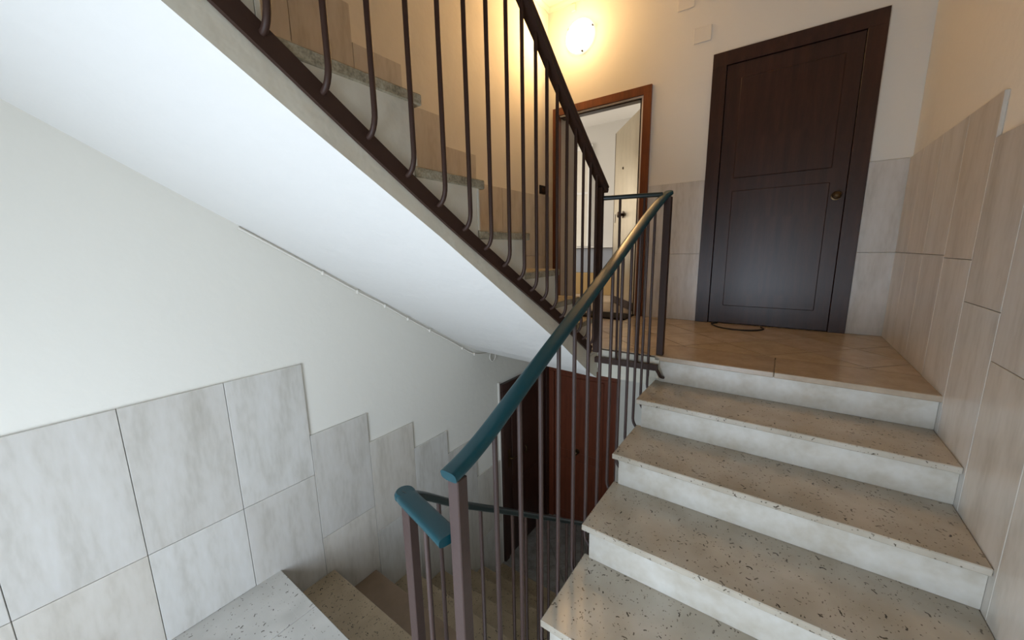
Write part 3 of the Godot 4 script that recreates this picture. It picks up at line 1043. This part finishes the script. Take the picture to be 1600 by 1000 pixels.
func railing_lower() -> void:
	var r := base("railing", V(-0.32, NEAR, -1.69), "teal capped brown railing going down beside the lower left flight", "railing")
	var path := [V(-0.322, -0.112, -1.70), V(-0.324, -0.150, -1.63), V(-0.328, -0.256, -1.499), V(-0.33, -0.361, -1.36), V(-0.33, -0.483, -1.192), V(-0.33, -0.771, -0.801), V(-0.33, -1.103, -0.353), V(-0.33, -1.38, 0.02)]
	path = smooth_path(path)
	var st := mb()
	sweep(st, path, rail_profile(0.040, 0.026))
	obj("handrail", st, M.teal_dark, r)
	# short turn of the handrail towards the big post
	var turn := smooth_path([V(-0.338, -0.118, -1.682), V(-0.30, -0.116, -1.695), V(-0.18, -0.114, -1.722), V(-0.066, -0.114, -1.748)])
	st = mb()
	sweep(st, turn, rail_profile(0.066, 0.030))
	lathe(st, Transform3D(Basis.IDENTITY, V(-0.330, -0.117, -1.686)), [Vector2(0, -0.015), Vector2(0.028, -0.015), Vector2(0.034, -0.006), Vector2(0.034, 0.006), Vector2(0.028, 0.0145), Vector2(0, 0.015)], 24)
	obj("handrail_turn", st, M.teal, r)
	square_post(-0.312, -1.688, NEAR, -0.132, 0.036, M.metal, r)
	square_post(-0.33, 0.04, LOW, -1.385, 0.036, M.metal_dark, r)
	var xs := []
	var ys := []
	for p: Vector3 in path:
		xs.append(-p.z)
		ys.append(p.y)
	for k in 14:
		var d := -1.545 + 0.113 * k
		bent_baluster(-0.33, d, lerp_list(xs, ys, d) - 0.01, -1.10 - 0.7456 * (d + 1.655) - 0.22, -0.040, M.metal_dark if k > 3 else M.metal, r)
	for x: float in [-0.20]:
		st = mb()
		tube(st, [V(x, -0.12, -1.717), V(x, -0.6, -1.717), V(x, NEAR, -1.717)], 0.0085, 10, Vector3(0, 0, 1))
		obj("baluster", st, M.metal, r)
	flat_bar([V(-0.372, -1.32 - 0.7456 * 0.03, -1.625), V(-0.372, -1.32 - 0.7456 * 1.66, 0.005)], 0.012, 0.04, M.metal_dark, r)

func railing_landing() -> void:
	var r := base("railing", V(-0.17, -0.07, -0.03), "short dark green rail across the stairwell at the edge of the tiled landing", "railing")
	var st := mb()
	sweep(st, [V(-0.325, 0.972, -0.085), V(-0.16, 0.974, -0.03), V(-0.01, 0.976, 0.03)], rail_profile(0.042, 0.026))
	obj("handrail", st, M.teal_dark, r)
	flat_bar([V(-0.385, -0.074, -0.03), V(0.03, -0.066, -0.03)], 0.030, 0.036, M.metal_dark, r)
	st = mb()
	tube(st, smooth_path([V(0.022, -0.075, -0.03), V(0.036, -0.10, -0.025), V(0.046, -0.125, -0.012), V(0.055, -0.14, 0.02)]), 0.010, 8)
	obj("bracket", st, M.metal_dark, r)
	for s: Array in [[-0.235, -0.05], [-0.10, -0.01]]:
		st = mb()
		tube(st, [V(s[0], 0.97, s[1]), V(s[0], 0.4, s[1] * 0.5 - 0.015), V(s[0], -0.065, -0.03)], 0.0082, 10, Vector3(0, 0, 1))
		obj("baluster", st, M.metal_dark, r)

# ---------------------------------------------------------------- small fittings
func fittings() -> void:
	# wall lamp
	var at := V(-1.208, 2.703, DW)
	var l := base("wall_lamp", at, "round opal glass wall lamp, switched on, high on the cream far wall", "lamp")
	var bs := Basis(Vector3(1, 0, 0), V(0, 0, -1), Vector3(0, -1, 0))
	var st := mb()
	lathe(st, Transform3D(bs, at), [Vector2(0, 0), Vector2(0.105, 0), Vector2(0.105, 0.022), Vector2(0, 0.022)], 32)
	obj("back_plate", st, M.plastic, l)
	st = mb()
	var pr := []
	for k in 11:
		var a := k / 10.0 * PI * 0.5
		pr.append(Vector2(0.148 * cos(a), 0.024 + 0.052 * sin(a)))
	pr.push_front(Vector2(0.146, 0.019))
	pr.push_front(Vector2(0.12, 0.019))
	pr.push_front(Vector2(0.0, 0.023))
	lathe(st, Transform3D(bs, at), pr, 40)
	obj("lamp_shade", st, M.lamp_glass, l)
	for a: float in [0.35, -1.35, 2.5]:
		var p := at + bs * Vector3(0.143 * cos(a), 0.03, -0.143 * sin(a))
		st = mb()
		cbox(st, p, Vector3(0.012, 0.02, 0.026), 0.003, Basis(Vector3(0, 0, 1), a))
		obj("clip", st, M.black, l)
	var bulb := OmniLight3D.new()
	bulb.name = "lamp_light"
	bulb.light_color = Color(1.0, 0.83, 0.60)
	bulb.light_energy = LAMP_RIM
	bulb.light_size = 0.09
	bulb.omni_range = 15.0
	bulb.omni_attenuation = 2.0
	bulb.shadow_enabled = true
	l.add_child(bulb)
	bulb.position = V(0, 0, -0.20)
	var face := AreaLight3D.new()
	face.name = "lamp_face_light"
	face.area_size = Vector2(0.24, 0.24)
	face.light_color = Color(1.0, 0.77, 0.49)
	face.light_energy = LAMP_ENERGY
	face.area_range = 15.0
	face.shadow_enabled = true
	l.add_child(face)
	face.position = V(0, 0, -0.09)
	face.rotation = Vector3(0, PI, 0)
	# flush covers on the far wall
	st = mb()
	bx(st, -0.315, -0.185, 2.615, 2.79, DW - 0.008, DW, 0.003)
	tag(obj("cover_plate", st, M.plate), "upper of two flush cream cover plates high on the far wall", "cover plate", "cover plates")
	st = mb()
	bx(st, -0.175, -0.042, 2.328, 2.445, DW - 0.008, DW, 0.003)
	tag(obj("cover_plate", st, M.plate), "lower of two flush cream cover plates, above the dark door's corner", "cover plate", "cover plates")
	# cable box near the ceiling
	st = mb()
	bx(st, -1.31, -1.262, 2.945, 3.005, DW - 0.02, DW, 0.004)
	tag(obj("cable_box", st, M.plate), "small pale plastic box between wall lamp and ceiling", "cable box")
	# black wall switch on the left wall
	var s := base("wall_switch", V(XL, 1.30, 1.245), "small black push switch on the left wall just above the stone panels", "switch")
	st = mb()
	bx(st, XL, XL + 0.012, 1.254, 1.342, 1.19, 1.30, 0.003)
	obj("plate", st, M.black, s)
	st = mb()
	lathe(st, Transform3D(Basis(Vector3(0, 1, 0), Vector3(1, 0, 0), Vector3(0, 0, -1)), V(XL + 0.012, 1.30, 1.245)), [Vector2(0.022, 0), Vector2(0.020, 0.006), Vector2(0, 0.007)], 16)
	obj("button", st, M.metal_dark, s)
	# white cable clipped along the wall under the upper flight
	var c := base("cable", V(XL, 0.2, -0.6), "thin white cable clipped to the left wall under the sloping ceiling", "cable")
	var pts := [V(XL + 0.006, 0.80, -1.62), V(XL + 0.006, 0.56, -1.228), V(XL + 0.006, 0.43, -1.02), V(XL + 0.006, 0.315, -0.825), V(XL + 0.006, 0.197, -0.641), V(XL + 0.006, 0.074, -0.442), V(XL + 0.006, -0.03, -0.27), V(XL + 0.006, -0.144, -0.09), V(XL + 0.006, -0.232, 0.06), V(XL + 0.006, -0.262, 0.20), V(XL + 0.006, -0.268, 0.27)]
	st = mb()
	tube(st, smooth_path(pts, 4), 0.006, 8)
	obj("cord", st, M.plastic, c)
	for k in [1, 2, 3, 4, 5, 7, 8]:
		st = mb()
		cbox(st, (pts[k] as Vector3) + Vector3(0.003, -0.003, 0), Vector3(0.016, 0.024, 0.012), 0.002)
		obj("clip", st, M.plastic, c)
	# coil of the same cable hanging at its end
	st = mb()
	var ring := []
	for k in 25:
		var a := TAU * k / 24.0 + 1.2
		ring.append(V(XL + 0.012 + 0.0008 * k, -0.315 + 0.042 * sin(a), 0.302 + 0.036 * cos(a)))
	tube(st, ring, 0.005, 8, Vector3(1, 0, 0))
	tag(obj("cable_coil", st, M.plastic), "small white loop of cable hanging above the dark lower door", "cable")
	# door mat
	st = mb()
	cbox(st, V(-0.80, 0.008, 1.22), Vector3(0.46, 0.016, 0.30), 0.006)
	tag(obj("door_mat", st, M.mat_fibre), "small dark brown mat on the tiles before the open door", "mat")
	# black cord on the floor by the dark door
	st = mb()
	tube(st, smooth_path([V(0.175, 0.006, 1.33), V(0.140, 0.006, 1.30), V(0.155, 0.006, 1.22), V(0.22, 0.006, 1.13), V(0.34, 0.006, 1.09), V(0.46, 0.006, 1.12), V(0.52, 0.006, 1.22), V(0.50, 0.006, 1.30)]), 0.006, 8)
	tag(obj("floor_cord", st, M.black), "black cord curling on the tiles at the foot of the dark door", "cord")
